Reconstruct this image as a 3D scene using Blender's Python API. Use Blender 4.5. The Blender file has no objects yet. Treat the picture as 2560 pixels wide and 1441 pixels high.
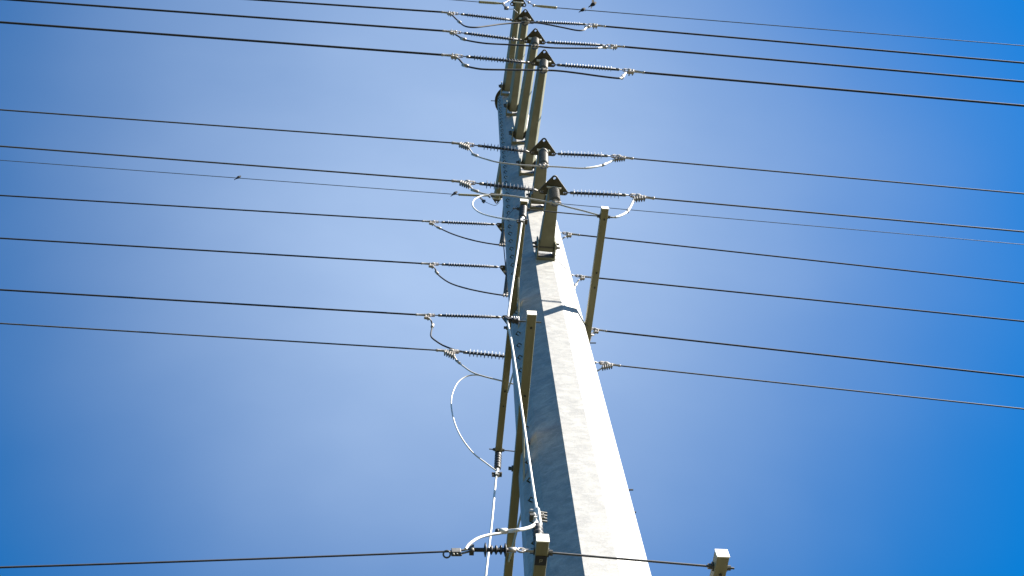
import bpy, math, random
from mathutils import Vector, Matrix
random.seed(7)
SC = bpy.context.scene
COL = SC.collection
V = Vector

# ------------------------------------------------------------------ camera
# x runs along the power line, y away from the viewer across the line, z up; the pole stands at the origin
ALPHA = math.radians(14.1)
DIST = 7.5
F_PX = 2571.0
EYE = V((-DIST * math.sin(ALPHA), -DIST * math.cos(ALPHA), 1.6))
ROT = Matrix(((0.9956617, -0.0580128, -0.0727481), (-0.0827851, -0.9092375, -0.4079630), (-0.0424782, 0.4122156, -0.9100956)))
cam = bpy.data.cameras.new('camera')
cam.sensor_width = 36.0
cam.lens = F_PX / 2560.0 * 36.0
cam.clip_start = 0.05
cam.clip_end = 5000.0
cam_o = bpy.data.objects.new('camera', cam)
cam_o.matrix_world = Matrix.Translation(EYE) @ ROT.to_4x4()
COL.objects.link(cam_o)
SC.camera = cam_o

# ------------------------------------------------------------------ light and sky
SUN_AZ = math.radians(61.2)     # from the viewer's side (-y) towards +x
SUN_EL = math.radians(37.0)
SUN = V((math.sin(SUN_AZ) * math.cos(SUN_EL), -math.cos(SUN_AZ) * math.cos(SUN_EL), math.sin(SUN_EL)))
FALLOFF_DIR = (0.03, 0.36, 0.93)  # middle of the pale patch painted into the sky
FALLOFF_MAX = 1.0
SKY_SAT = 2.3
SKY_VAL = 0.94
FALLOFF_COL = (1.80, 2.50, 3.75, 1)
w = bpy.data.worlds.new('World')
SC.world = w
w.use_nodes = True
wt = w.node_tree
wn = wt.nodes
bg = wn['Background']
sky = wn.new('ShaderNodeTexSky')
sky.sky_type = 'NISHITA'
sky.sun_disc = False
sky.sun_elevation = SUN_EL
sky.sun_rotation = math.atan2(SUN.x, SUN.y)
sky.air_density = 1.0
sky.dust_density = 0.3
sky.ozone_density = 4.5
bg.inputs['Strength'].default_value = 0.05
# lens falloff painted into the sky as a pale patch, with faint wispy haze
wl = wt.links
tcw = wn.new('ShaderNodeTexCoord')


def wmath(op, a, b=None, c=None):
    n = wn.new('ShaderNodeMath')
    n.operation = op
    for i, q in enumerate((a, b, c)):
        if q is None:
            continue
        if isinstance(q, (int, float)):
            n.inputs[i].default_value = q
        else:
            wl.new(q, n.inputs[i])
    return n.outputs[0]


def wnoise(scale, detail, stretch=(1, 1, 1)):
    mp = wn.new('ShaderNodeMapping')
    mp.inputs['Scale'].default_value = stretch
    nz = wn.new('ShaderNodeTexNoise')
    nz.inputs['Scale'].default_value = scale
    nz.inputs['Detail'].default_value = detail
    wl.new(tcw.outputs['Generated'], mp.inputs['Vector'])
    wl.new(mp.outputs[0], nz.inputs['Vector'])
    return nz.outputs['Fac']


vd = wn.new('ShaderNodeVectorMath')
vd.operation = 'DISTANCE'
wl.new(tcw.outputs['Generated'], vd.inputs[0])
vd.inputs[1].default_value = V(FALLOFF_DIR).normalized()
n1 = wnoise(2.6, 3)
n2 = wnoise(5.0, 5, (1, 2.2, 1))
dist = wmath('MULTIPLY_ADD', n1, 0.14, vd.outputs['Value'])
ramp = wn.new('ShaderNodeMapRange')
ramp.interpolation_type = 'SMOOTHSTEP'
ramp.inputs['From Min'].default_value = 0.65
ramp.inputs['From Max'].default_value = 0.10
wl.new(dist, ramp.inputs['Value'])
wisp = wmath('MULTIPLY_ADD', n2, 0.3, 0.78)
falloff = wmath('MULTIPLY', ramp.outputs[0], wisp)
falloff = wmath('MULTIPLY', falloff, FALLOFF_MAX)
mixw = wn.new('ShaderNodeMixRGB')
mixw.inputs[2].default_value = FALLOFF_COL
wl.new(falloff, mixw.inputs[0])
hs = wn.new('ShaderNodeHueSaturation')
hs.inputs['Saturation'].default_value = SKY_SAT
hs.inputs['Value'].default_value = SKY_VAL
wl.new(sky.outputs[0], hs.inputs['Color'])
wl.new(hs.outputs[0], mixw.inputs[1])
wl.new(mixw.outputs[0], bg.inputs['Color'])

sun = bpy.data.lights.new('sun', 'SUN')
sun.energy = 5.0
sun.angle = math.radians(0.5)
sun.color = (1.0, 0.925, 0.81)
sun_o = bpy.data.objects.new('sun', sun)
sun_o.rotation_euler = SUN.to_track_quat('Z', 'Y').to_euler()
sun_o.location = (20, -10, 40)
COL.objects.link(sun_o)

SC.view_settings.view_transform = 'Standard'
SC.view_settings.look = 'None'
SC.view_settings.gamma = 1.0
SC.view_settings.exposure = 2.22


# ------------------------------------------------------------------ helpers
def ray(px, py):
    return ROT @ V((px - 1280.0, 720.5 - py, -F_PX))


def at(px, py, y):
    d = ray(px, py)
    return EYE + d * ((y - EYE.y) / d.y)


def atz(px, py, z):
    d = ray(px, py)
    return EYE + d * ((z - EYE.z) / d.z)


def pole_r(z):
    return 0.39 + 0.0129 * (30.8 - z)


def mat(name, c0, c1=None, rough=0.5, metal=0.0, scale=6.0, bump=0.0, stretch=(1, 1, 1), spread=0.15, detail=6.0):
    m = bpy.data.materials.new(name)
    m.use_nodes = True
    nt = m.node_tree
    b = nt.nodes['Principled BSDF']
    b.inputs['Roughness'].default_value = rough
    b.inputs['Metallic'].default_value = metal
    if c1 is None:
        c1 = tuple(x * 0.8 for x in c0)
    tc = nt.nodes.new('ShaderNodeTexCoord')
    mp = nt.nodes.new('ShaderNodeMapping')
    mp.inputs['Scale'].default_value = stretch
    nz = nt.nodes.new('ShaderNodeTexNoise')
    nz.inputs['Scale'].default_value = scale
    nz.inputs['Detail'].default_value = detail
    nz.inputs['Roughness'].default_value = 0.6
    rp = nt.nodes.new('ShaderNodeValToRGB')
    rp.color_ramp.elements[0].position = 0.5 - spread
    rp.color_ramp.elements[1].position = 0.5 + spread
    rp.color_ramp.elements[0].color = (*c1, 1)
    rp.color_ramp.elements[1].color = (*c0, 1)
    nt.links.new(tc.outputs['Object'], mp.inputs['Vector'])
    nt.links.new(mp.outputs[0], nz.inputs['Vector'])
    nt.links.new(nz.outputs['Fac'], rp.inputs['Fac'])
    nt.links.new(rp.outputs[0], b.inputs['Base Color'])
    if bump:
        bp = nt.nodes.new('ShaderNodeBump')
        bp.inputs['Strength'].default_value = bump
        bp.inputs['Distance'].default_value = 0.01
        nt.links.new(nz.outputs['Fac'], bp.inputs['Height'])
        nt.links.new(bp.outputs[0], b.inputs['Normal'])
    return m


def galvanised():
    """zinc coated plate: spangled mottling with slanted pale run streaks"""
    m = bpy.data.materials.new('galvanised_shaft')
    m.use_nodes = True
    nt = m.node_tree
    N, L = nt.nodes, nt.links
    b = N['Principled BSDF']
    b.inputs['Roughness'].default_value = 0.68
    b.inputs['Metallic'].default_value = 0.35
    tc = N.new('ShaderNodeTexCoord')

    def noise(scale, rot, stretch, detail, lo, hi, dist=0.0):
        mp = N.new('ShaderNodeMapping')
        mp.inputs['Rotation'].default_value = rot
        mp.inputs['Scale'].default_value = stretch
        nz = N.new('ShaderNodeTexNoise')
        nz.inputs['Scale'].default_value = scale
        nz.inputs['Detail'].default_value = detail
        nz.inputs['Roughness'].default_value = 0.62
        nz.inputs['Distortion'].default_value = dist
        L.new(tc.outputs['Object'], mp.inputs['Vector'])
        L.new(mp.outputs[0], nz.inputs['Vector'])
        r = N.new('ShaderNodeMapRange')
        r.inputs['From Min'].default_value = lo
        r.inputs['From Max'].default_value = hi
        L.new(nz.outputs['Fac'], r.inputs['Value'])
        return r.outputs[0], nz.outputs['Fac']
    patch, _ = noise(5.5, (0.0, 0.4, 0.0), (0.9, 0.9, 1.4), 8, 0.38, 0.62, 0.4)
    streak, sraw = noise(7.0, (0.0, 0.4, 0.0), (0.7, 0.7, 2.0), 9, 0.50, 0.72, 1.2)
    fine, fraw = noise(60.0, (0, 0, 0), (1, 1, 1), 4, 0.35, 0.7)
    mm = N.new('ShaderNodeMapRange')
    mm.inputs['To Min'].default_value = 0.44
    mm.inputs['To Max'].default_value = 0.10
    L.new(patch, mm.inputs['Value'])
    L.new(mm.outputs[0], b.inputs['Metallic'])
    mx = N.new('ShaderNodeMixRGB')
    mx.inputs[1].default_value = (0.262, 0.262, 0.256, 1)
    mx.inputs[2].default_value = (0.315, 0.312, 0.30, 1)
    L.new(patch, mx.inputs[0])
    m2 = N.new('ShaderNodeMixRGB')
    m2.inputs[2].default_value = (0.395, 0.39, 0.375, 1)
    mul = N.new('ShaderNodeMath')
    mul.operation = 'MULTIPLY'
    mul.inputs[1].default_value = 0.8
    L.new(streak, mul.inputs[0])
    L.new(mul.outputs[0], m2.inputs[0])
    L.new(mx.outputs[0], m2.inputs[1])
    m3 = N.new('ShaderNodeMixRGB')
    m3.blend_type = 'MULTIPLY'
    m3.inputs[0].default_value = 0.18
    L.new(m2.outputs[0], m3.inputs[1])
    L.new(fine, m3.inputs[2])
    L.new(m3.outputs[0], b.inputs['Base Color'])
    bp = N.new('ShaderNodeBump')
    bp.inputs['Strength'].default_value = 0.25
    bp.inputs['Distance'].default_value = 0.006
    L.new(sraw, bp.inputs['Height'])
    bp2 = N.new('ShaderNodeBump')
    bp2.inputs['Strength'].default_value = 0.2
    bp2.inputs['Distance'].default_value = 0.003
    L.new(fraw, bp2.inputs['Height'])
    L.new(bp.outputs[0], bp2.inputs['Normal'])
    L.new(bp2.outputs[0], b.inputs['Normal'])
    return m


M = {
    'shaft': galvanised(),
    'arm': mat('dull_galvanised_arm', (0.205, 0.203, 0.145), (0.155, 0.153, 0.105), 0.6, 0.1, 3.0, 0.15, (1, 1, 3)),
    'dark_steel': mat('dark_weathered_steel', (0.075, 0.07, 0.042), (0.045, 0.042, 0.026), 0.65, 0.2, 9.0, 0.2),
    'flange': mat('sunlit_tone_plate', (0.62, 0.60, 0.54), (0.5, 0.48, 0.43), 0.5, 0.15, 9.0, 0.1),  # paler than the arm steel: sunlight on the flange put into its colour
    'beam': mat('tan_fibreglass', (0.205, 0.192, 0.108), (0.165, 0.155, 0.086), 0.6, 0.0, 2.5, 0.1, (6, 0.7, 6)),
    'beam_end': mat('sunlit_beam_end', (0.75, 0.72, 0.64), (0.68, 0.65, 0.56), 0.6, 0.0, 12.0),  # sunlight on the beam ends put into the base colour
    'black': mat('black_rubber', (0.022, 0.022, 0.025), (0.014, 0.014, 0.016), 0.55, 0.0, 14.0),
    'rod': mat('dark_polymer_core', (0.02, 0.026, 0.04), (0.013, 0.017, 0.028), 0.6, 0.0, 14.0),
    'shed': mat('grey_silicone', (0.15, 0.17, 0.21), (0.11, 0.13, 0.165), 0.5, 0.0, 14.0),
    'post': mat('grey_polymer_post', (0.062, 0.058, 0.05), (0.045, 0.042, 0.036), 0.5, 0.0, 12.0),
    'hardware': mat('cast_aluminium', (0.40, 0.37, 0.345), (0.24, 0.225, 0.21), 0.45, 0.35, 25.0, 0.2),
    'fitting': mat('dull_forged_fitting', (0.17, 0.165, 0.155), (0.11, 0.105, 0.10), 0.5, 0.3, 25.0),
    'brace': mat('weathered_brace', (0.34, 0.32, 0.24), (0.26, 0.245, 0.18), 0.6, 0.0, 12.0),
    'bolt': mat('dark_bolts', (0.10, 0.095, 0.085), (0.05, 0.05, 0.045), 0.5, 0.4, 20.0),
    'wire': mat('dark_weathered_conductor', (0.020, 0.024, 0.034), (0.013, 0.016, 0.024), 0.8, 0.0, 20.0),
    'wire_light': mat('grey_conductor', (0.06, 0.06, 0.062), (0.045, 0.045, 0.048), 0.7, 0.0, 20.0),
    'shield': mat('thin_steel_strand', (0.10, 0.12, 0.16), (0.07, 0.09, 0.12), 0.5, 0.3, 20.0),
    'jumper': mat('bright_aluminium_lead', (0.42, 0.40, 0.38), (0.32, 0.31, 0.29), 0.45, 0.2, 20.0),
    'cable': mat('pale_covered_lead', (0.56, 0.55, 0.535), (0.46, 0.45, 0.435), 0.45, 0.0, 18.0),
    'grip': mat('preformed_grip', (0.34, 0.31, 0.20), (0.24, 0.22, 0.13), 0.5, 0.3, 60.0, 0.3),
    'feather': mat('dark_feathers', (0.006, 0.0055, 0.006), (0.004, 0.004, 0.0045), 0.9, 0.0, 30.0),
    'tag': mat('black_tag', (0.02, 0.02, 0.02), (0.014, 0.014, 0.014), 0.5, 0.0, 20.0),
    'ground': mat('dry_grass', (0.038, 0.036, 0.013), (0.024, 0.023, 0.008), 0.9, 0.0, 0.6, 0.3),
}


class MB:
    """collects shapes; build() links them as one mesh object under a thing"""

    def __init__(self):
        self.v, self.f, self.sm = [], [], []

    def add(self, vs, fs, smooth=False):
        o = len(self.v)
        self.v += [V(p) for p in vs]
        for f in fs:
            self.f.append([i + o for i in f])
            self.sm.append(smooth)
        return self

    def box(self, c, s, ax=None):
        c = V(c)
        ax = ax or (V((1, 0, 0)), V((0, 1, 0)), V((0, 0, 1)))
        vs = []
        for i in (-1, 1):
            for j in (-1, 1):
                for k in (-1, 1):
                    vs.append(c + ax[0] * (i * s[0] / 2) + ax[1] * (j * s[1] / 2) + ax[2] * (k * s[2] / 2))
        return self.add(vs, [(0, 1, 3, 2), (4, 6, 7, 5), (0, 4, 5, 1), (2, 3, 7, 6), (0, 2, 6, 4), (1, 5, 7, 3)])

    def bar(self, p, q, sx, sz, up=V((0, 0, 1))):
        p, q = V(p), V(q)
        d = (q - p).normalized()
        x = d.cross(up).normalized()
        z = x.cross(d).normalized()
        return self.box((p + q) / 2, (sx, (q - p).length, sz), (x, d, z))

    def tube(self, pts, r, n=8, cap=True):
        pts = [V(p) for p in pts]
        rs = r if isinstance(r, (list, tuple)) else [r] * len(pts)
        t0 = (pts[1] - pts[0]).normalized()
        nrm = t0.orthogonal().normalized()
        vs = []
        for i, p in enumerate(pts):
            a = pts[max(i - 1, 0)]
            b = pts[min(i + 1, len(pts) - 1)]
            t = (b - a).normalized()
            nrm = (nrm - t * nrm.dot(t)).normalized()
            bn = t.cross(nrm)
            for k in range(n):
                th = 2 * math.pi * k / n
                vs.append(p + (nrm * math.cos(th) + bn * math.sin(th)) * rs[i])
        fs = []
        for i in range(len(pts) - 1):
            for k in range(n):
                k2 = (k + 1) % n
                fs.append((i * n + k, i * n + k2, (i + 1) * n + k2, (i + 1) * n + k))
        self.add(vs, fs, True)
        if cap:
            o = len(pts) - 1
            self.add(vs[:n], [tuple(range(n))[::-1]])
            self.add(vs[o * n:], [tuple(range(n))])
        return self

    def lathe(self, prof, p0=(0, 0, 0), axis=(1, 0, 0), n=16, smooth=True):
        """prof: (distance along axis, radius)"""
        p0, axis = V(p0), V(axis).normalized()
        a = axis.orthogonal().normalized()
        b = axis.cross(a)
        vs, fs = [], []
        for d, r in prof:
            for k in range(n):
                th = 2 * math.pi * k / n
                vs.append(p0 + axis * d + (a * math.cos(th) + b * math.sin(th)) * max(r, 0.0005))
        for i in range(len(prof) - 1):
            for k in range(n):
                k2 = (k + 1) % n
                fs.append((i * n + k, i * n + k2, (i + 1) * n + k2, (i + 1) * n + k))
        fs.append(tuple(range(n))[::-1])
        fs.append(tuple((len(prof) - 1) * n + k for k in range(n)))
        return self.add(vs, fs, smooth)

    def loft(self, rings, cap=True):
        n = len(rings[0])
        vs = [p for r in rings for p in r]
        fs = []
        for i in range(len(rings) - 1):
            for k in range(n):
                k2 = (k + 1) % n
                fs.append((i * n + k, i * n + k2, (i + 1) * n + k2, (i + 1) * n + k))
        if cap:
            fs.append(tuple(range(n))[::-1])
            fs.append(tuple((len(rings) - 1) * n + k for k in range(n)))
        return self.add(vs, fs)

    def build(self, name, m, parent=None, bevel=0.0):
        me = bpy.data.meshes.new(name)
        off = V((0, 0, 0))
        p = parent
        while p is not None:
            off += p.location
            p = p.parent
        me.from_pydata([v - off for v in self.v], [], self.f)
        me.polygons.foreach_set('use_smooth', self.sm)
        me.materials.append(m)
        import bmesh
        bm = bmesh.new()
        bm.from_mesh(me)
        bmesh.ops.recalc_face_normals(bm, faces=bm.faces)
        bm.to_mesh(me)
        bm.free()
        me.update()
        o = bpy.data.objects.new(name, me)
        COL.objects.link(o)
        o.parent = parent
        if bevel:
            bv = o.modifiers.new('bevel', 'BEVEL')
            bv.width = bevel
            bv.segments = 2
            bv.limit_method = 'ANGLE'
            bv.angle_limit = math.radians(40)
        return o


def tag(o, label, cat, group=None):
    o['label'] = label
    o['category'] = cat
    if group:
        o['group'] = group
    return o


def thing(name, loc, label, cat, group=None):
    o = bpy.data.objects.new(name, None)
    o.empty_display_size = 0.1
    o.location = loc
    COL.objects.link(o)
    return tag(o, label, cat, group)


def copy_tree(o, parent=None):
    c = o.copy()
    COL.objects.link(c)
    c.parent = parent
    for ch in list(o.children):
        copy_tree(ch, c)
    return c


PROTO = {}


def instance(key, maker, label, group, loc, xdir, up=V((0, 0, 1)), scale=1.0):
    """first use builds the thing at the origin along +x, later uses copy it with its parts; then it is posed"""
    o = copy_tree(PROTO[key]) if key in PROTO else maker()
    PROTO.setdefault(key, o)
    x = V(xdir).normalized()
    z = (V(up) - x * V(up).dot(x)).normalized()
    y = z.cross(x)
    R = Matrix((x, y, z)).transposed()
    o.rotation_mode = 'QUATERNION'
    o.location = loc
    o.rotation_quaternion = R.to_quaternion()
    o.scale = scale if isinstance(scale, tuple) else (scale,) * 3
    o['label'] = label
    o['group'] = group
    LAST.append(o)
    return o


LAST = []


def instance_last():
    return LAST[-1]


def smooth_path(pts, n=8):
    pts = [V(p) for p in pts]
    if len(pts) < 3:
        return pts
    P = [pts[0] * 2 - pts[1]] + pts + [pts[-1] * 2 - pts[-2]]
    out = []
    for i in range(1, len(P) - 2):
        p0, p1, p2, p3 = P[i - 1:i + 3]
        for k in range(n):
            t = k / n
            out.append(0.5 * ((2 * p1) + (p2 - p0) * t + (2 * p0 - 5 * p1 + 4 * p2 - p3) * t * t + (3 * p1 - p0 - 3 * p2 + p3) * t ** 3))
    out.append(pts[-1])
    return out


# ------------------------------------------------------------------ ground
g = MB()
g.add([(-2500, -2500, 0), (2500, -2500, 0), (2500, 2500, 0), (-2500, 2500, 0)], [(0, 1, 2, 3)])
go = g.build('ground', M['ground'])
go['kind'] = 'structure'

# ------------------------------------------------------------------ the pole
TOP = 31.05
pole = thing('transmission_pole', (0, 0, 0), 'tall tapering twelve sided galvanised steel pole, pale on its sunny side', 'utility pole')


def pole_x(z):
    return -0.0020 * (31.0 - z)


def ngon(z, r, n=12, x=0.0):
    rc = r / math.cos(math.pi / n)
    return [V((x + rc * math.sin(math.pi / n + 2 * math.pi * k / n), rc * math.cos(math.pi / n + 2 * math.pi * k / n), z)) for k in range(n)]


zs = [-0.1 + (TOP + 0.1) * i / 40 for i in range(41)]
mb = MB()
mb.loft([ngon(z, pole_r(z), x=pole_x(z)) for z in zs])
shaft = mb.build('shaft', M['shaft'], pole, bevel=0.012)
mb = MB()
mb.lathe([(0, 0.47), (0.05, 0.47)], (0, 0, TOP + 0.002), (0, 0, 1), 32, False)
mb.build('cap_plate', M['dark_steel'], pole)
mb = MB()
mb.tube([(-0.44, 0.02, TOP + 0.02), (-0.58, 0.02, TOP + 0.02)], 0.012)
mb.build('cap_pin', M['bolt'], pole)


def facet(k, z, off=0.0):
    """centre of facet k (0 looks to -y, positive towards +x), its outward normal and its horizontal tangent"""
    th = math.radians(30 * k)
    nrm = V((math.sin(th), -math.cos(th), 0))
    tan = V((math.cos(th), math.sin(th), 0))
    return V((pole_x(z), 0, z)) + nrm * (pole_r(z) + off), nrm, tan


# climbing clips on the shaded facet
clip_mesh = None
z = 6.6
while z < TOP - 0.5:
    p, nr, tn = facet(-2, z)
    if clip_mesh is None:
        mb = MB()
        mb.tube([(-0.026, -0.001, 0.024), (-0.026, -0.05, 0.016), (0.0, -0.056, -0.012), (0.026, -0.05, 0.016), (0.026, -0.001, 0.024)], 0.0085, 6)
        clip_mesh = mb.build('climbing_clip', M['dark_steel'], pole)
        c = clip_mesh
    else:
        c = clip_mesh.copy()
        COL.objects.link(c)
    c.parent = pole
    c.location = p + nr * 0.002
    c.rotation_euler = (0.0, 0, math.radians(-60))
    z += 0.385
# step bolts that show past the sunny edge
for px, py, ln in ((1583, 1225, 0.16), (1590, 1281, 0.14), (1490, 858, 0.22), (1483, 893, 0.14)):
    p = at(px, py, 0.45)
    mb = MB()
    mb.tube([p, p + V((-ln - 0.12, 0.02, 0.0))], 0.011)
    mb.build('step_bolt', M['bolt'], pole)

# ------------------------------------------------------------------ steel arms
PX = {  # yoke corners, clamp starts, wire starts (left then right), frame edge points of the wires
    'N1': dict(tip=(1312, 45), base=(1282, 272), yl=(1291, 46), cl=(1142, 35), wl=(1103, 30.5), el=(640, 0), yr=(1331, 49), cr=(1474, 62), wr=(1514, 66.5), er=(2560, 158)),
    'N2': dict(tip=(1337, 95), base=(1297, 345), yl=(1315, 95), cl=(1149, 82), wl=(1106, 77.5), el=(30, 0), yr=(1358, 100), cr=(1519, 114.5), wr=(1561, 117.5), er=(2560, 205)),
    'N3': dict(tip=(1359, 150), base=(1318, 425), yl=(1333, 154), cl=(1153, 141), wl=(1103, 137.5), el=(0, 56), yr=(1385, 161), cr=(1561, 175.5), wr=(1611, 182), er=(2560, 265)),
    'N4': dict(tip=(1358, 372), base=(1343, 512), yl=(1329, 371), cl=(1181, 363), wl=(1129, 357.5), el=(0, 275), yr=(1387, 378), cr=(1533, 391), wr=(1583, 397), er=(2560, 485)),
    'N5': dict(tip=(1384, 468), base=(1362, 640), yl=(1350, 469), cl=(1183, 457.6), wl=(1129, 452.5), el=(0, 366), yr=(1417, 475), cr=(1580, 489), wr=(1636, 496.5), er=(2560, 580)),
    'F1': dict(yl=(1233, 562), cl=(1093, 555.5), wl=(1055, 553), el=(0, 489), cr=(1409, 583), wr=(1449, 588), er=(2560, 709)),
    'F2': dict(yl=(1244, 669), cl=(1093, 661), wl=(1052, 659), el=(0, 596), cr=(1442, 690), wr=(1480, 694), er=(2560, 804)),
    'F3': dict(yl=(1251, 797.5), cl=(1083, 788.6), wl=(1039, 787), el=(0, 725), cr=(1478, 822), wr=(1517, 828.5), er=(2560, 943)),
    'F5': dict(cl=(1143, 879.6), wl=(1090, 876), el=(0, 809), cr=(1503, 907.7), wr=(1551, 915), er=(2560, 1023)),
}
TIPY = {'N0': -3.0, 'N1': -3.0, 'N2': -3.0, 'N3': -3.0, 'N4': -1.75, 'N5': -1.75, 'F0': 3.0, 'F1': 3.0, 'F2': 3.0, 'F3': 3.0, 'F5': 1.85}
TIP, BASE = {}, {}
for k in ('N1', 'N2', 'N3', 'N4', 'N5'):
    TIP[k] = at(*PX[k]['tip'], TIPY[k])
    BASE[k] = at(*PX[k]['base'], -0.55)
TIP['N0'] = at(1296, 4, -3.0)
BASE['N0'] = at(1268, 225, -0.5)
TIP['F0'] = V((-0.17, 3.0, 31.2))
TIP['F1'] = at(1262, 569, 3.0)
TIP['F2'] = at(1273, 676, 3.0)
TIP['F3'] = at(1281, 802, 3.0)
TIP['F5'] = V((0.06, 1.85, 18.62))
for k in ('F0', 'F1', 'F2', 'F3'):
    BASE[k] = V((0.02, 0.5, TIP[k].z - 0.25))
BASE['F5'] = V((0.02, 0.55, 18.2))
BASE['F0'].z = 30.6

ARM_LABEL = {
    'N0': 'hexagonal steel arm from the pole top carrying the thin shield wire grips',
    'N1': 'uppermost of three hexagonal steel arms with grey post insulators',
    'N2': 'middle of three hexagonal steel arms with grey post insulators',
    'N3': 'lowest and longest looking hexagonal steel arm, right of its two neighbours',
    'N4': 'short square arm under the lowest hexagonal arm, its triangle plate just right of it',
    'N5': 'lowest short square arm, its foot bracket standing free on the sunny pole face',
    'F0': 'far side arm left of the pole, its triangle plate beside a thin wire',
    'F1': 'upper of the three far side arms with post insulators showing left of the pole',
    'F2': 'middle far side arm with grey post insulator left of the pole',
    'F3': 'lowest far side arm, its plate behind the black horizontal insulator',
    'F5': 'short far side arm hidden behind the pole at the lowest line',
}


def yoke(k, parent, z):
    """flat triangular plate with three holes, apex pointing away from the pole"""
    s = -1 if k[0] == 'N' else 1
    t = TIP[k]
    h = 0.20 if k not in ('N0', 'F0') else 0.17
    dp = 0.165 if k not in ('N0', 'F0') else 0.15
    cu = bpy.data.curves.new('yoke', 'CURVE')
    cu.dimensions = '2D'
    cu.fill_mode = 'BOTH'
    cu.extrude = 0.012
    pts = []
    corner = [(-h, -0.08), (h, -0.08), (0, dp)]
    r = 0.05
    for i, (cx, cy) in enumerate(corner):
        a0 = {0: 135, 1: -90, 2: 35}[i]
        a1 = {0: 270, 1: 35, 2: 145}[i]
        for q in range(7):
            a = math.radians(a0 + (a1 - a0) * q / 6)
            pts.append((cx + r * math.cos(a), cy + r * math.sin(a)))

    def spl(pp):
        sp = cu.splines.new('POLY')
        sp.points.add(len(pp) - 1)
        for q, (x, y) in zip(sp.points, pp):
            q.co = (x, s * y, 0, 1)
        sp.use_cyclic_u = True
    spl(pts)
    for cx, cy in corner:
        spl([(cx + 0.024 * math.cos(a * math.pi / 6), cy + 0.024 * math.sin(a * math.pi / 6)) for a in range(12)])
    tmp = bpy.data.objects.new('yoke', cu)
    me = bpy.data.meshes.new_from_object(tmp)
    bpy.data.objects.remove(tmp)
    me.name = 'yoke_plate'
    me.materials.clear()
    me.materials.append(M['dark_steel'])
    o = bpy.data.objects.new('yoke_plate', me)
    COL.objects.link(o)
    o.parent = parent
    o.location = V((t.x, t.y, z)) - parent.location
    return o


ARM_OBJ = {}
for k in ('N0', 'N1', 'N2', 'N3', 'N4', 'N5', 'F0', 'F1', 'F2', 'F3', 'F5'):
    s = -1 if k[0] == 'N' else 1
    t, b = TIP[k], BASE[k]
    zb = b.z
    rr = pole_r(zb)
    start = V((b.x, s * (rr + 0.10), zb))
    arm = thing('steel_arm', V((b.x, s * rr, zb)), ARM_LABEL[k], 'pole arm', 'steel arms reaching out from the pole')
    ARM_OBJ[k] = arm
    square = k in ('N4', 'N5', 'F5')
    w0, w1 = (0.26, 0.185) if square else (0.30, 0.22)
    d = (t - start).normalized()
    sx = V((1, 0, 0))
    sx = (sx - d * sx.dot(d)).normalized()
    sz = sx.cross(d)
    if sz.z < 0:
        sz = -sz

    def prof(c, wd):
        if square:
            hh = wd * 0.5
            return [c + sx * (i * hh) + sz * (j * hh) for i, j in ((-1, -1), (1, -1), (1, 1), (-1, 1))]
        hh = wd * 0.46
        return [c + sx * (i * wd * 0.5) + sz * (j * hh) for i, j in ((-0.56, -1), (0.56, -1), (1, 0), (0.56, 1), (-0.56, 1), (-1, 0))]
    end = t - d * 0.014
    MB().loft([prof(start, w0), prof(end, w1)]).build('beam', M['arm'], arm, bevel=0.012)
    fl = MB()
    fl.box(t, (w1 * 1.32, 0.026, w1 * 1.05), (sx, d, sz))
    fl.build('end_flange', M['flange'], arm, bevel=0.006)
    # bracket: two vangs welded to the pole with through bolts
    br = MB()
    for q in (-1, 1):
        br.box(V((b.x + q * (w0 / 2 + 0.018), s * (rr + 0.13), zb - 0.03)), (0.024, 0.34, 0.34))
    br.box(V((b.x, s * (rr + 0.012), zb - 0.205)), (w0 + 0.06, 0.07, 0.024))
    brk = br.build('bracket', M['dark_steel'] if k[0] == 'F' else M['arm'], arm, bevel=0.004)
    for q in (-0.09, 0.08):
        bo = MB()
        hw = w0 / 2 + 0.03
        bo.lathe([(-hw - 0.07, 0.02), (-hw - 0.031, 0.02), (-hw - 0.03, 0.036), (-hw, 0.036), (-hw + 0.001, 0.016), (hw - 0.001, 0.016), (hw, 0.036), (hw + 0.03, 0.036), (hw + 0.031, 0.02), (hw + 0.075, 0.02)],
                 V((b.x, s * (rr + 0.2), zb + q - 0.02)), (1, 0, 0), 6, False)
        bo.build('bolt', M['bolt'], brk)
    yoke(k, arm, t.z - w1 * 0.1)

# ------------------------------------------------------------------ insulators, clamps, conductors, jumpers
LINE = {'N1': 'topmost phase line', 'N2': 'second phase line from the top', 'N3': 'third phase line from the top',
        'N4': 'fourth phase line from the top', 'N5': 'fifth phase line from the top', 'F1': 'sixth phase line from the top',
        'F2': 'seventh phase line from the top', 'F3': 'second lowest phase line', 'F5': 'lowest phase line'}


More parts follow.
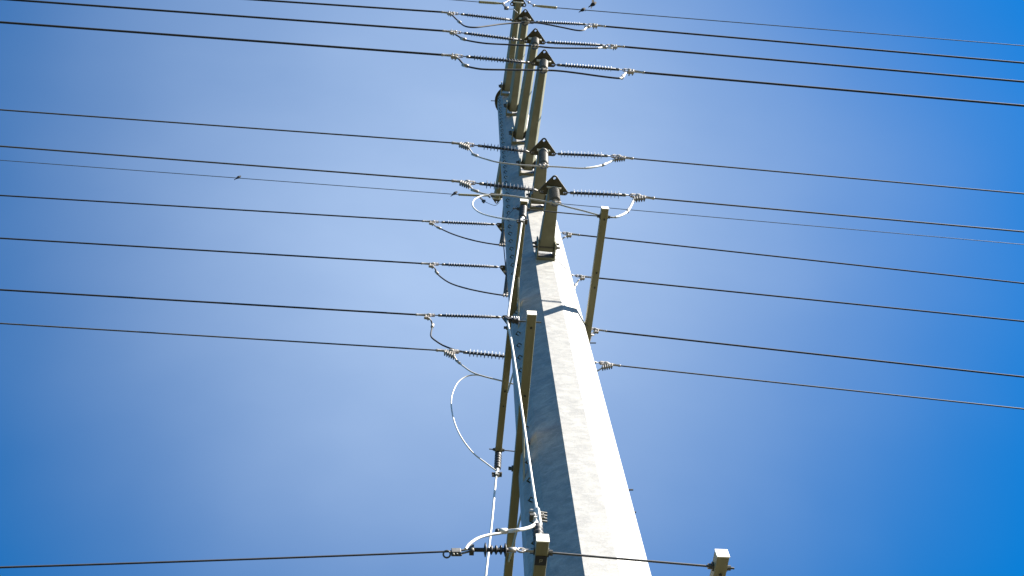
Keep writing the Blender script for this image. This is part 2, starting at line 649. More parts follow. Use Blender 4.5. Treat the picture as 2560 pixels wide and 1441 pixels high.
def make_string(L, n, shed_r, core_r, s0, s1):
    def mk():
        o = thing('strain_insulator', (0, 0, 0), '', 'insulator')
        MB().lathe([(0.16, core_r * 1.1), (L - 0.10, core_r * 1.1)], n=10).build('core_rod', M['rod'], o)
        sh = MB()
        for i in range(n):
            x = s0 + (s1 - s0) * i / (n - 1)
            rr = shed_r * (1.0 if i % 2 == 0 else 0.86)
            sh.lathe([(x - 0.008, core_r * 1.25), (x - 0.0025, rr * 0.97), (x, rr), (x + 0.0025, rr * 0.97), (x + 0.009, core_r * 1.25)], n=18)
        sh.build('shed_stack', M['shed'], o)
        for x0, sg in ((0.0, 1), (L, -1)):
            f = MB()
            f.lathe([(0.03, 0.012), (0.11, 0.013), (0.12, core_r * 1.2), (0.19, core_r * 1.15)], (x0, 0, 0), (sg, 0, 0), 10)
            f.box((x0 + sg * 0.0, 0.02, 0), (0.08, 0.012, 0.05))
            f.box((x0 + sg * 0.0, -0.02, 0), (0.08, 0.012, 0.05))
            f.lathe([(-0.034, 0.012), (0.034, 0.012)], (x0, 0, 0), (0, 1, 0), 8)
            f.build('end_fitting', M['fitting'], o)
        return o
    return mk


def make_clamp(L, small):
    def mk():
        o = thing('dead_end_clamp', (0, 0, 0), '', 'clamp')
        b = MB()
        r = 0.028 if not small else 0.024
        for q in (-1, 1):
            b.box((0.05, q * 0.026, 0), (0.14, 0.014, 0.075))
        b.lathe([(0.08, 0.05), (0.14, 0.05), (0.17, r * 1.25), (L - 0.05, r), (L - 0.04, r * 1.25), (L, r * 1.2), (L + 0.005, r * 0.7)], n=12)
        b.build('barrel', M['hardware'], o, bevel=0.003)
        p = MB()
        if not small:
            p.bar((0.22, 0, -0.02), (0.10, 0, -0.24), 0.055, 0.03)
            p.bar((0.10, 0, -0.22), (0.05, 0, -0.36), 0.04, 0.026)
            p.bar((0.24, 0, -0.16), (0.10, 0, -0.21), 0.07, 0.05)
        else:
            p.bar((0.26, 0, -0.015), (0.06, 0, -0.05), 0.05, 0.05)
            p.bar((0.24, 0, -0.05), (0.04, 0, -0.22), 0.05, 0.06)
        p.build('terminal_pad', M['hardware'], o, bevel=0.004)
        n = 2 if not small else 5
        for i in range(n):
            u = MB()
            if small:
                c = V((0.225 - 0.045 * i, 0, -0.07 - 0.035 * i))
                u.tube([c + V((0.0, -0.04, 0.05)), c + V((0.015, -0.042, -0.05)), c + V((0.02, -0.02, -0.085)), c + V((0.02, 0.02, -0.085)), c + V((0.015, 0.042, -0.05)), c + V((0.0, 0.04, 0.05))], 0.010, 6)
            else:
                c = V((0.21 - 0.07 * i, 0, -0.11 - 0.075 * i))
                u.lathe([(-0.07, 0.014), (-0.035, 0.014), (-0.034, 0.028), (0.034, 0.028), (0.035, 0.014), (0.08, 0.014)], c, (0, 1, 0), 8)
            u.build('clamp_bolt', M['bolt'], o)
        return o
    return mk


def span(name, k, p, q, r, m, label, group, far=2.4, sag=0.0):
    d = q - p
    n = 24
    pts = []
    for i in range(n + 1):
        t = 1.3 * i / n
        c = p + d * t
        c.z += sag * t * (t - 1.0)
        pts.append(c)
    # beyond the frame the span runs on and flattens out towards the next pole
    h = V((d.x, d.y, 0))
    slope = d.z / h.length
    h.normalize()
    c0 = pts[-1].copy()
    for i in range(1, 25):
        q = 90.0 * i / 24
        c = c0 + h * q
        c.z += slope * 18.0 * (1.0 - math.exp(-q / 18.0))
        pts.append(c)
    return tag(MB().tube(pts, r, 8).build(name, m), label, 'cable', group)


SIDE = {'l': 'left', 'r': 'right'}
CLAMP_P = {}
for k, d in PX.items():
    y = TIPY[k]
    t = TIP[k]
    big = k in ('N1', 'N2', 'N3', 'F1', 'F2', 'F3')
    zc = t.z
    for sd in 'lr':
        sg = -1 if sd == 'l' else 1
        c = at(*d['c' + sd], y)
        wv = at(*d['w' + sd], y)
        e = at(*d['e' + sd], y)
        p = at(*d['y' + sd], y) if ('y' + sd) in d else V((t.x + sg * 0.20, y, zc))
        p = V((t.x + sg * 0.20, y + 0.08 * (1 if k[0] == 'N' else -1), t.z - 0.02))
        L0 = 1.62 if big else 1.26
        mk = make_string(L0, 17 if big else 13, 0.062 if big else 0.078, 0.027 if big else 0.025, 0.30 if big else 0.25, L0 - (0.30 if big else 0.17))
        if sd == 'l' or True:
            pos, dirv = c, p - c
        extra = 'grey shed strain insulator' if big else 'wide shed strain insulator'
        instance('string%d' % big, mk, '%s on the %s, %s of the pole' % (extra, LINE[k], SIDE[sd]),
                 'strain insulators between arms and conductors', pos, dirv, scale=dirv.length / L0)
        LC = 0.47 if big else 0.42
        instance('clamp%d' % big, make_clamp(LC, not big),
                 '%s on the %s, %s of the pole' % ('bolted aluminium dead-end clamp' if big else 'comb bolted dead-end clamp', LINE[k], SIDE[sd]),
                 'dead-end clamps at the wire ends', c, wv - c, scale=(wv - c).length / LC)
        sc_ = (wv - c).length / LC
        co = instance_last()
        CLAMP_P[k + sd] = c + co.rotation_quaternion @ (V((0.06, 0, -0.33) if big else V((0.05, 0, -0.22))) * sc_)
        thick = 0.023 if k in ('N1', 'N2', 'N3') else (0.022 if big else 0.0145)
        span('power_line', k, wv, e, thick, M['wire'] if big else M['wire_light'],
             '%s, its %s span running out of the %s side' % (LINE[k] if k not in () else '', SIDE[sd], SIDE[sd]),
             'phase conductors of the line')

# post insulators under the arm tips
POSTB = {'N1': (1313, 57), 'N2': (1337, 116), 'N3': (1358, 176), 'N4': (1359, 415), 'N5': (1388, 507), 'F1': (1256, 613), 'F2': (1267, 739)}


def make_post():
    o = thing('post_insulator', (0, 0, 0), '', 'insulator')
    L = 0.72
    pr = [(0.05, 0.06)]
    n = 14
    for i in range(n):
        x = 0.07 + (L - 0.14) * i / (n - 1)
        pr += [(x - 0.012, 0.066), (x, 0.092), (x + 0.008, 0.092), (x + 0.016, 0.066)]
    pr.append((L - 0.04, 0.06))
    MB().lathe(pr, n=20).build('shed_stack', M['post'], o)
    MB().lathe([(-0.02, 0.075), (0.03, 0.075), (0.05, 0.055), (0.06, 0.05)], n=16, smooth=False).build('top_cap', M['hardware'], o)
    c = MB()
    c.lathe([(L - 0.045, 0.05), (L - 0.02, 0.05)], n=12)
    c.box((L + 0.0, 0, 0), (0.04, 0.20, 0.04))
    for q in (-0.07, 0.0, 0.07):
        c.box((L + 0.015, q, 0), (0.06, 0.032, 0.06))
    c.build('jumper_clamp', M['hardware'], o, bevel=0.006)
    return o


ARMNAME = {'N1': 'uppermost hexagonal arm', 'N2': 'middle hexagonal arm', 'N3': 'lowest hexagonal arm', 'N4': 'upper short square arm',
           'N5': 'lower short square arm', 'F1': 'upper far left arm', 'F2': 'middle far left arm'}
for k, pb in POSTB.items():
    s = -1 if k[0] == 'N' else 1
    t = TIP[k]
    yy = t.y + (0.03 if s < 0 else 0.08)
    bt = at(*pb, yy)
    top = V((t.x, yy, t.z - 0.11))
    instance('post', make_post, 'grey post insulator hanging under the tip of the ' + ARMNAME[k],
             'post insulators under the arm tips', top, bt - top, up=V((0, 1, 0)), scale=((bt - top).length / 0.73, 1.0, 1.0))

# jumper loops that carry each phase past the pole
JP = {
    'N1': [(1139, 41), (1148, 55), (1163, 66), (1187, 69), (1215, 66), (1260, 60), (1313, 57), (1345, 58), (1375, 63), (1410, 70), (1440, 76), (1458, 76), (1468, 68), (1477, 66)],
    'N2': [(1147, 90), (1158, 98), (1175, 103), (1215, 109), (1270, 112), (1337, 116), (1380, 120), (1440, 121), (1490, 121), (1510, 119), (1524, 118)],
    'N3': [(1150, 151), (1163, 164), (1188, 171), (1215, 174), (1270, 175), (1358, 176), (1400, 178), (1450, 184), (1500, 191), (1545, 196), (1556, 193), (1568, 185)],
    'N4': [(1176, 378), (1187, 388), (1220, 400), (1250, 407), (1300, 413), (1359, 416), (1400, 418), (1450, 421), (1480, 419), (1510, 412), (1537, 402)],
    'N5': [(1176, 470), (1187, 477), (1215, 486), (1250, 488), (1290, 492), (1340, 500), (1388, 509), (1420, 518), (1460, 528), (1500, 539), (1530, 544), (1550, 540), (1570, 527), (1585, 508)],
    'F1': [(1085, 562), (1097, 570), (1130, 585), (1170, 598), (1210, 607), (1256, 614), (1300, 620), (1350, 619), (1385, 608), (1403, 597)],
    'F2': [(1080, 668), (1092, 682), (1102, 693), (1125, 708), (1160, 720), (1210, 731), (1267, 740), (1340, 748), (1410, 743), (1432, 728), (1438, 715), (1448, 704)],
    'F3': [(1072, 800), (1081, 815), (1078, 830), (1078, 842), (1090, 853), (1112, 866), (1145, 877), (1190, 885), (1262, 893), (1340, 900), (1430, 890), (1470, 860), (1480, 838)],
    'F5': [(1131, 892), (1145, 905), (1158, 916), (1180, 931), (1208, 941), (1255, 953), (1290, 962), (1340, 972), (1420, 965), (1480, 935), (1505, 921)],
}
for k, pp in JP.items():
    big = k in ('N1', 'N2', 'N3', 'F1', 'F2', 'F3')
    y = TIPY[k] + (0.03 if k[0] == 'N' else 0.08)
    pts = [at(x, yy, y) for x, yy in pp]
    pts[0] = CLAMP_P[k + 'l']
    pts[-1] = CLAMP_P[k + 'r']
    j = thing('jumper_loop', pts[0], 'slack jumper loop passing the pole on the ' + LINE[k], 'cable', 'jumper loops past the pole')
    sp = smooth_path(pts)
    MB().tube(sp, 0.019 if big else 0.0145, 8).build('lead', M['wire'] if big else M['jumper'], j)
    for c, dd in ((pts[1], pts[2] - pts[1]), (pts[-2], pts[-1] - pts[-2])):
        dd.normalize()
        if (c - pts[1]).length < 0.01 or k not in ('F3', 'F5'):
            mb = MB()
            r = 0.036 if big else 0.026
            mb.lathe([(-0.075, 0.02), (-0.07, r), (0.07, r), (0.075, 0.02)], c, dd, 10)
            mb.build('connector', M['hardware'], j)
    if k[0] == 'N':
        i0 = len(sp) - (22 if k in ('N4', 'N5') else 16)
        MB().tube(sp[i0:], 0.023 if big else 0.021, 8).build('bright_sleeve', M['cable'], j)
    if k in ('F1', 'F2'):
        MB().tube(sp[-18:-2], 0.024, 8).build('bright_sleeve', M['cable'], j)

# ------------------------------------------------------------------ shield wires and their grips


def grip(p_yoke, p_in, p_out, label, r=0.036):
    o = thing('dead_end_grip', p_out, label, 'wire grip', 'shield wire grips')
    d = (p_in - p_out)
    L = d.length
    d.normalize()
    n = 26
    pr = []
    for i in range(n + 1):
        tt = L * i / n
        rr = r * (1.0 if tt < L * 0.65 else 1.0 - 0.45 * (tt / L - 0.65) / 0.35)
        pr.append((tt, rr * (1.0 if i % 2 else 0.93)))
    MB().lathe(pr, p_out, d, 12).build('sleeve', M['grip'], o)
    li = MB()
    li.tube([p_in, p_yoke], 0.014, 6)
    li.lathe([(-0.03, 0.03), (0.03, 0.03)], p_in, (0, 1, 0), 10)
    li.lathe([(-0.03, 0.026), (0.03, 0.026)], (p_in * 0.4 + p_yoke * 0.6), (0, 1, 0), 10)
    li.build('link', M['hardware'], o)
    return o


tN, tF = TIP['N0'], TIP['F0']
yN, yF = tN.y - 0.03, tF.y + 0.03
a0, a1 = at(1197, 5.5, yN), at(1258, 9.5, yN)
grip(V((tN.x - 0.2, yN, tN.z + 0.08)), a1, a0, 'olive wire grip at the very top, left of the pole arm')
b0, b1 = at(1392, 20, yN), at(1334, 14.5, yN)
grip(V((tN.x + 0.2, yN, tN.z + 0.08)), b1, b0, 'olive wire grip at the very top, right of the pole arm')
c0, c1 = at(1146, 487, yF), at(1222, 490.5, yF)
grip(V((tF.x - 0.2, yF, tF.z)), c1, c0, 'pale ribbed wire grip above the white cable loop, left of the pole')
d1 = V((tF.x + 0.34, yF, tF.z - 0.01))
d0 = d1 + (at(1440, 514, yF) - d1).normalized() * 0.85
grip(V((tF.x + 0.2, yF, tF.z)), d1, d0, 'wire grip of the far shield wire hidden behind the pole')
span('shield_wire', 'N0', a0, at(1130, 0, yN), 0.010, M['shield'], 'thin top shield wire, short stretch at the upper frame edge left of the pole', 'thin shield wires', far=20)
span('shield_wire', 'N0', b0, at(2560, 115, yN), 0.012, M['shield'], 'thin top shield wire running right, the one with the birds above the pole arm', 'thin shield wires')
span('shield_wire', 'F0', c0, at(0, 401, yF), 0.0115, M['shield'], 'thin shield wire running left between phase lines, a bird halfway along', 'thin shield wires')
span('shield_wire', 'F0', d0, at(2560, 612, yF), 0.0115, M['shield'], 'thin shield wire running right below the fifth phase line', 'thin shield wires')
for (p1, p2, p3), y, lab in ((((1257, 9), (1266, 21), (1284, 24)), yN, 'small dark grounding clamp with tail wire below the top left grip'),
                             (((1200, 494), (1209, 503), (1238, 514)), yF, 'small grounding clamp with tail wire below the pale ribbed grip')):
    P1, P2, P3 = at(*p1, y), at(*p2, y), at(*p3, y)
    o = thing('grounding_clamp', P2, lab, 'clamp', 'grounding clamps under the grips')
    mb = MB()
    mb.bar(P1, P2, 0.03, 0.05)
    mb.lathe([(-0.05, 0.045), (0.05, 0.045)], P2, (1, 0, 0.3), 8)
    mb.box(P2 + V((0.0, 0, -0.09)), (0.05, 0.04, 0.12))
    mb.build('clamp_body', M['bolt'], o)
    MB().tube(smooth_path([P2, P2 * 0.5 + P3 * 0.5 + V((0, 0, -0.05)), P3, P3 + V((0.12, -0.06 if y > 0 else 0.1, 0.1))]), 0.008, 6).build('tail_wire', M['shield'], o)

# ------------------------------------------------------------------ fibreglass beams on the pole flanks
BW, BH = 0.11, 0.10
ZA, ZB, ZE = 16.45, 12.47, 8.80
BEAMS = {
    'A': dict(n=V((-0.58, -2.1, ZA)), f=V((-0.62, 2.5, ZA)), lab='long tan beam along the left flank of the pole, the highest of the left beams'),
    'D': dict(n=V((0.66, -2.1, ZA - 0.1)), f=V((0.60, 2.5, ZA - 0.1)), lab='tan beam leaning out past the right edge of the pole'),
    'B': dict(n=V((-0.70, -2.1, ZB)), f=V((-0.66, 2.5, ZB)), lab='tan beam with pale end crossing the shaded pole face, below the highest left beam'),
    'E': dict(n=V((-0.79, -1.7, ZE)), f=V((-0.79, 2.5, ZE)), lab='nearest tan beam at the bottom edge with a black tag on its underside'),
    'F': dict(n=V((0.77, -1.7, ZE - 0.11)), f=V((0.77, 2.5, ZE - 0.11)), lab='tan beam end at the bottom right, standing free of the pole'),
}
HOLES = {'A': [(1293, 662), (1259, 1016), (1264, 979), (1290, 691)], 'D': [(1511, 549), (1493, 683), (1489, 720)],
         'B': [(1329, 820), (1312, 990), (1308, 1038), (1283, 1400)], 'E': [], 'F': [(1798, 1437)]}
BEAM_OBJ = {}
for k, d in BEAMS.items():
    n, f = d['n'], d['f']
    o = thing('fibreglass_beam', (n + f) / 2, d['lab'], 'beam', 'tan fibreglass beams on the pole flanks')
    BEAM_OBJ[k] = o
    dd = (f - n).normalized()
    MB().bar(n + dd * 0.012, f, BW, BH).build('beam', M['beam'], o, bevel=0.006)
    MB().bar(n, n + dd * 0.012, BW + 0.004, BH + 0.004).build('sunlit_end_face', M['beam_end'], o, bevel=0.002)  # thin pale slab painting the sunlit end of the beam
    for (px, py) in HOLES[k]:
        zb = n.z - BH / 2
        p = atz(px, py, zb)
        p.x = n.x + (f.x - n.x) * (p.y - n.y) / (f.y - n.y) + 0.004
        MB().lathe([(-0.004, 0.013), (0.012, 0.013)], V((p.x, p.y, zb - 0.008)), (0, 0, 1), 10).build('bolt', M['tag'], o)
    # through bolt to the pole
    sgn = 1 if n.x > 0 else -1
    bx = n.x + sgn * (BW / 2)
    tb = 0.5 if k == 'D' else 1.0
    MB().lathe([(0, 0.04 * tb), (0.02, 0.04 * tb), (0.021, 0.024 * tb), (0.06, 0.024 * tb)], V((bx + (f.x - n.x) * 0.46, 0.09, n.z)), (sgn, 0, 0), 8).build('through_bolt', M['bolt'], o)
    sp = MB()
    xin = sgn * (pole_r(n.z) + 0.0)
    gap = abs(n.x) - BW / 2 - pole_r(n.z)
    sp.box(V((sgn * (abs(n.x) - BW / 2 - 0.05), 0.0, n.z)), (0.10, 0.22, 0.16))
    sp.build('mounting_plate', M['arm'], o)

# braces
for k, foot, heads in (('A', (1282, 884), [(1290, 693), (1264, 979)]), ('B', (1302, 1258), [(1308, 1042), (1283, 1402)])):
    n = BEAMS[k]['n']
    xf = n.x + 0.03
    F = at(*foot, 0.0)
    F.x = xf + 0.02
    for h in heads:
        H = atz(*h, n.z - BH / 2)
        H.x = n.x + 0.02
        H.z = n.z - BH / 2 - 0.015
        m = MB()
        m.bar(H, F, 0.022, 0.035)
        m.build('brace', M['brace'], BEAM_OBJ[k], bevel=0.004)
    MB().box(F + V((0.03, 0, -0.03)), (0.07, 0.10, 0.18)).build('brace_foot', M['bolt'], BEAM_OBJ[k])

# black tag with a pale mark under the nearest beam
n = BEAMS['E']['n']
zb = n.z - BH / 2
p0, p1 = atz(1357, 1390, zb), atz(1356, 1413, zb)
cy, ly = (p0.y + p1.y) / 2, abs(p1.y - p0.y)
tg = MB().box((n.x, cy, zb - 0.004), (BW - 0.006, ly, 0.006)).build('tag_plate', M['tag'], BEAM_OBJ['E'])
mk = MB()
for x, y, sx, sy in ((0.0, 0.0135, 0.026, 0.005), (-0.0105, -0.004, 0.005, 0.03), (0.0105, 0.003, 0.005, 0.016), (0.002, -0.006, 0.012, 0.005)):
    mk.box((n.x + x, cy - y, zb - 0.009), (sx, sy, 0.003))
mk.build('tag_mark', mat('tag_print', (0.3, 0.3, 0.24)), tg)


def rod(p, q, label, washer=True):
    o = thing('tie_rod', p, label, 'rod', 'steel tie rods between beams')
    d = (q - p).normalized()
    MB().tube([p - d * 0.16, q + d * 0.13], 0.0100, 8).build('shank', M['wire_light'], o)
    for c, s in ((p, 1), (q, -1)):
        MB().lathe([(0.0, 0.042), (0.012, 0.042), (0.013, 0.026), (0.045, 0.026)], c + d * (s * (BW / 2 + 0.002)), d * s, 10, False).build('washer_nut', M['bolt'], o)
        MB().lathe([(0.0, 0.034), (0.010, 0.034), (0.011, 0.024), (0.04, 0.024)], c - d * (s * (BW / 2 + 0.002)), d * -s, 10, False).build('washer_nut', M['bolt'], o)


rod(V((BEAMS['A']['n'].x, -1.95, ZA)), V((BEAMS['D']['n'].x, -1.95, ZA - 0.1)), 'thin steel tie rod crossing in front of the lowest short square arm')
rod(V((BEAMS['E']['n'].x, -1.545, ZE)), V((BEAMS['F']['n'].x, -1.545, ZE - 0.11)), 'long steel tie rod crossing the pole at the bottom edge')
rod(V((BEAMS['A']['f'].x, 2.42, ZA)), V((BEAMS['D']['f'].x, 2.42, ZA - 0.1)), 'tie rod at the far end of the highest left beam, mostly behind the pole')

# ------------------------------------------------------------------ black standoff insulators


def make_standoff():
    o = thing('standoff_insulator', (0, 0, 0), '', 'insulator')
    L = 0.36
    pr = [(0.0, 0.04), (0.03, 0.04)]
    for i in range(5):
        x = 0.055 + 0.058 * i
        pr += [(x - 0.015, 0.034), (x, 0.045), (x + 0.01, 0.046), (x + 0.018, 0.034)]
    pr += [(L - 0.02, 0.045), (L, 0.03)]
    MB().lathe(pr, n=18).build('body', M['black'], o)
    c = MB()
    c.lathe([(L - 0.01, 0.022), (L + 0.10, 0.02)], n=10)
    c.box((L + 0.12, 0, 0), (0.07, 0.05, 0.05))
    c.build('stud', M['cable'], o, bevel=0.004)
    d = MB()
    d.box((L + 0.12, -0.035, 0), (0.03, 0.05, 0.06))
    d.box((L + 0.16, 0.03, 0.0), (0.024, 0.07, 0.025))
    d.box((L + 0.11, 0.035, 0.0), (0.024, 0.07, 0.025))
    d.build('clamp', M['bolt'], o, bevel=0.004)
    return o


A, Bm, Em = BEAMS['A'], BEAMS['B'], BEAMS['E']
GS = 'black standoff insulators holding the pale leads'
def standoff(px_end, y, top, label, up=V((0, 1, 0)), sc=1.0):
    end = at(*px_end, y)
    instance('standoff', make_standoff, label, GS, top, end - top, up=up, scale=(end - top).length / 0.48 * sc)
    return end
S1 = standoff((1306, 554), -2.0, V((A['n'].x - 0.002, -2.0, ZA - BH / 2)), 'black standoff under the near pale end of the highest left beam')
S3 = standoff((1243, 1186), 2.45, V((A['f'].x, 2.46, ZA - BH / 2)), 'black standoff under the far lower end of the highest left beam')
YB = -1.95
o = thing('sidewise_standoff', at(1297, 803, YB), 'black standoff lying level left of the pale ended beam on the shaded face', 'insulator', GS)
q0, q1, q2 = at(1298, 804, YB), at(1279, 801, YB), at(1263, 797, YB)
MB().lathe([(0.0, 0.034), (0.02, 0.038), (0.05, 0.030), (0.06, 0.040), (0.09, 0.034), ((q1 - q0).length, 0.03)], q0, q1 - q0, 16).build('body', M['black'], o)
MB().lathe([(-0.01, 0.018), ((q2 - q1).length, 0.018)], q1, q2 - q1, 10).build('stud', M['bolt'], o)
cm = MB()
cm.box(at(1269, 799, YB), (0.055, 0.06, 0.075), (V((0.8, 0, 0.6)), V((0, 1, 0)), V((-0.6, 0, 0.8))))
cm.build('clamp', M['black'], o, bevel=0.004)
for px in (1280, 1286, 1292, 1297):
    p = at(px, 795, YB)
    MB().lathe([(-0.03, 0.007), (0.03, 0.007)], p, (0, 0, 1), 8).build('stud_bolt', M['cable'], o)
mounting_rod = MB().tube([at(1353, 806.5, YB), at(1296, 803.5, YB)], 0.010, 8).build('mounting_rod', M['bolt'], o)
YS = -1.45
PXS = 1343
for i in range(30):
    if at(PXS, 1314, YS).z < ZE + BH / 2 + 0.34:
        YS -= 0.0
        break
    YS -= 0.02
ES = at(PXS, 1314, YS)
E1 = at(1346, 1288, YS)
instance('standoff', make_standoff, 'black upright standoff behind the nearest beam end, topped by a bolted clamp', GS, V((ES.x, YS, ES.z - 0.36)), V((0, 0, 1)), up=V((0, 1, 0)), scale=(1.0, 1.1, 1.1))

# clamp on top of the near standoff
o = thing('bolted_clamp', E1, 'pale bolted clamp with finned bolts above the nearest beam end', 'clamp')
q0, q1 = at(1349, 1314, YS), at(1342, 1272, YS - 0.02)
MB().bar(q0, q1, 0.045, 0.04).build('body', M['cable'], o, bevel=0.006)
MB().tube([at(1342, 1272, YS), at(1341, 1257, YS)], 0.008, 6).build('spike', M['jumper'], o)
for i in range(4):
    a = at(1349, 1281 + 7 * i, YS - 0.01)
    b = at(1367, 1283.5 + 7 * i, YS + 0.01)
    MB().tube([a, b], 0.010, 8).build('fin_bolt', M['bolt'], o)
for i in range(2):
    a = at(1344, 1282 + 11 * i, YS - 0.01)
    b = at(1326, 1279 + 12 * i, YS + 0.01)
    MB().tube([a, b], 0.024, 8).build('lug', M['hardware'], o)

# ------------------------------------------------------------------ pale leads


def lead(px, r, label, m='cable', name='lead_cable', cat='cable', group='pale leads linking the insulators', extra=None):
    pts = [at(x, y, d) for x, y, d in px]
    if extra:
        pts += extra
    return tag(MB().tube(smooth_path(pts), r, 8).build(name, M[m]), label, cat, group)


lead([(1305, 549, -2.0), (1297, 610, -1.99), (1283, 700, -1.97), (1269, 797, -1.95)], 0.0138, 'straight white lead running down the highest left beam from its near end')
lead([(1268, 799, -1.95), (1281, 870, -1.88), (1298, 980, -1.77), (1318, 1120, -1.63), (1341, 1276, YS)], 0.0138, 'long white lead slanting across the shaded pole face down to the nearest beam')
lead([(1243, 1180, 2.45), (1239, 1205, 2.45), (1230, 1300, 2.46), (1214, 1445, 2.48), (1180, 1750, 2.5)], 0.017, 'white lead dropping from the far standoff out of the bottom edge')
lead([(1222, 488, -1.84), (1205, 490, -1.84), (1188, 498, -1.84), (1181, 510, -1.84), (1187, 523, -1.84), (1206, 535, -1.87), (1240, 544, -1.91), (1275, 549, -1.96), (1304, 552, -2.0)], 0.0120,
     'short white lead looping left of the pole to the near standoff')
lead([(1208, 941, 1.94), (1190, 938, 1.94), (1168, 941, 1.97), (1145, 956, 2.0), (1131, 985, 2.05), (1128, 1012, 2.1), (1135, 1052, 2.15), (1152, 1092, 2.2), (1182, 1132, 2.32), (1216, 1159, 2.4), (1240, 1177, 2.45)], 0.0125,
     'big open white loop left of the pole from the lowest phase line')
lead([(1341, 1306, YS - 0.01), (1334, 1314, YS - 0.03), (1318, 1321, YS - 0.07), (1292, 1326, YS - 0.11), (1266, 1328.5, -1.58)], 0.017, 'thick pale lead bending left from the bolted clamp into a sleeve')
lead([(1250, 1334, -1.6), (1222, 1338, -1.62), (1195, 1346, -1.65), (1174, 1360, -1.68), (1164, 1373, -1.7)], 0.0125, 'thin white lead arching down to the rubber service insulator')
lead([(1302, 513, -1.75), (1291, 517, -1.4), (1262, 548, -0.45), (1257, 566, -0.20), (1258, 600, -0.12), (1266, 690, -0.1)], 0.010, 'thin dark earth wire from the near beam end down the shaded pole edge', 'bolt')
o = thing('splice_sleeve', at(1256, 1329, -1.6), 'stubby pale sleeve with a black end joining two leads near the bottom', 'connector')
sa, sb = at(1269, 1328, -1.59), at(1247, 1329, -1.6)
MB().lathe([(0, 0.016), (0.01, 0.026), ((sb - sa).length, 0.028)], sa, sb - sa, 12).build('sleeve', M['cable'], o)
MB().lathe([(0, 0.02), (0.015, 0.03), (0.03, 0.02)], sb, sb - sa, 10).build('end_plug', M['black'], o)

# ------------------------------------------------------------------ service line with rubber insulator
ys = -1.56
o = thing('service_insulator', at(1333, 1376, ys), 'black five shed rubber insulator left of the nearest beam', 'insulator')
pA, pB = at(1290, 1375.5, ys), at(1183, 1375, ys)
dv = (pB - pA).normalized()
Lr = (pB - pA).length
px2m = Lr / 107.0
MB().lathe([(0, 0.020), (Lr, 0.018)], pA, dv, 12).build('core_rod', M['black'], o)
sh = MB()
for i, x in enumerate((27, 38, 50, 62, 77)):
    rr = 0.062 if x in (77,) else (0.058 if x == 27 else 0.042)
    sh.lathe([(x * px2m - 0.012, 0.026), (x * px2m - 0.003, rr), (x * px2m + 0.003, rr), (x * px2m + 0.012, 0.026)], pA, dv, 20)
sh.build('shed_stack', M['black'], o)
f = MB()
f.lathe([(0, 0.024), (20 * px2m, 0.024)], pA, dv, 12)
f.build('end_fitting', M['hardware'], o)
f = MB()
e0, e1 = at(1294, 1376, ys), at(1334, 1378, ys)
f.tube([e0 * 0.75 + e1 * 0.25, e1], 0.015, 8)
ring = []
rc = at(1303, 1376, ys)
for i in range(13):
    a = 2 * math.pi * i / 12
    ring.append(rc + V((math.cos(a) * 0.035, 0.3 * math.sin(a) * 0.04, math.sin(a) * 0.04)))
f.tube(ring, 0.010, 6)
f.build('shackle', M['hardware'], o)
f = MB()
f.box(at(1179, 1375, ys), (0.04, 0.05, 0.09))
f.lathe([(-0.045, 0.024), (0.045, 0.024)], at(1179, 1375, ys), (0, 0.5, 1), 8)
f.build('clevis', M['bolt'], o)

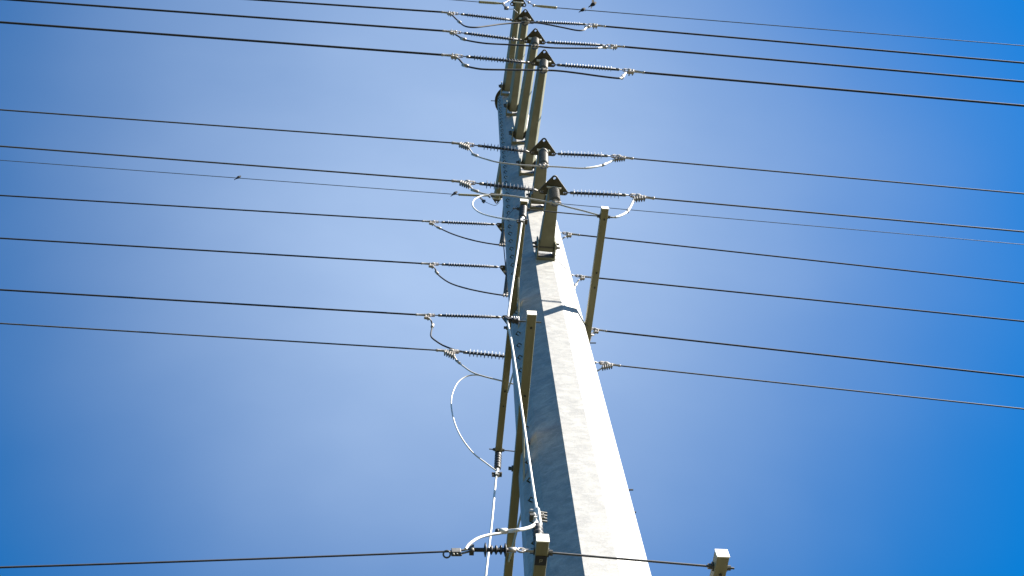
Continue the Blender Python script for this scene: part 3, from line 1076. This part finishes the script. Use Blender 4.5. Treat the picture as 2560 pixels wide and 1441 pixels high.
o = thing('wedge_clamp', at(1140, 1381, ys), 'dark wedge clamp with a round eye gripping the service line', 'clamp')
f = MB()
f.bar(at(1128, 1381, ys), at(1152, 1381, ys), 0.05, 0.055)
f.tube([at(1150, 1377, ys), at(1178, 1372, ys)], 0.011, 6)
f.tube([at(1150, 1385, ys), at(1178, 1378, ys)], 0.011, 6)
f.build('body', M['fitting'], o, bevel=0.005)
ring = []
rc = at(1117, 1386, ys)
for i in range(17):
    a = 2 * math.pi * i / 16
    ring.append(rc + V((math.cos(a) * 0.030, -0.6 * math.sin(a) * 0.03, math.sin(a) * 0.024)))
MB().tube(ring, 0.008, 8).build('eye', M['bolt'], o)
for i in range(3):
    MB().lathe([(-0.05, 0.012), (0.05, 0.012)], at(1131 + 9 * i, 1384, ys), (0.2, -0.4, -0.9), 8).build('clamp_bolt', M['bolt'], o)
span('service_line', 'S', at(1128, 1379, ys), at(0, 1419, ys), 0.0085, M['wire'], 'lone dark service line rising from the lower left corner to the nearest beam', 'service line', far=2.4, sag=0.03)

# ------------------------------------------------------------------ birds


def make_bird(wings):
    def mk():
        o = thing('bird', (0, 0, 0), '', 'bird')
        b = MB()
        b.lathe([(-0.17, 0.010), (-0.12, 0.017), (-0.075, 0.022), (-0.045, 0.038), (0.0, 0.050), (0.04, 0.047), (0.068, 0.032), (0.085, 0.031), (0.105, 0.029), (0.118, 0.016), (0.124, 0.007), (0.145, 0.001)], n=14)
        # folded wings lie along the flanks and reach over the tail root
        for s in (-1, 1):
            b.add([(0.05, s * 0.040, 0.03), (0.06, s * 0.046, 0.0), (-0.02, s * 0.052, -0.01), (-0.13, s * 0.014, 0.012), (-0.03, s * 0.036, 0.036)], [(0, 1, 2, 3, 4)])
            if wings:
                b.add([(0.055, s * 0.03, 0.02), (0.075, s * 0.10, 0.05), (0.03, s * 0.17, 0.055), (-0.045, s * 0.11, 0.035), (-0.05, s * 0.03, 0.015)], [(0, 1, 2, 3, 4)])
        # fanned tail
        b.add([(-0.10, -0.014, 0.004), (-0.10, 0.014, 0.004), (-0.205, 0.026, 0.0), (-0.205, -0.026, 0.0)], [(0, 1, 2, 3)])
        if not wings:
            for s in (-1, 1):
                b.tube([(0.0, s * 0.018, -0.035), (0.02, s * 0.018, -0.085), (0.05, s * 0.018, -0.088)], 0.004, 5)
        b.build('body', M['feather'], o)
        return o
    return mk


bd = V((0.55, -0.25, 0.62))
for (px, py, y, sc, key, lab) in (
        (596, 444, yF, 1.0, 'bird', 'small dark bird perched alone on the thin wire left of the pole'),
        (1457, 25, yN, 1.1, 'bird', 'small dark bird perched on the top shield wire right of the pole'),
        (1483, 11, yN - 0.15, 1.35, 'bird_fly', 'dark bird in flight just above the topmost wire'),
        (1137, 484, yF, 1.2, 'bird', 'dark bird perched beside the pale ribbed grip at the wire end')):
    p = at(px, py, y)
    instance(key, make_bird(key == 'bird_fly'), lab, 'small dark birds on the shield wires', p, bd, up=V((-0.5, -0.3, 0.75)), scale=sc * 0.78)
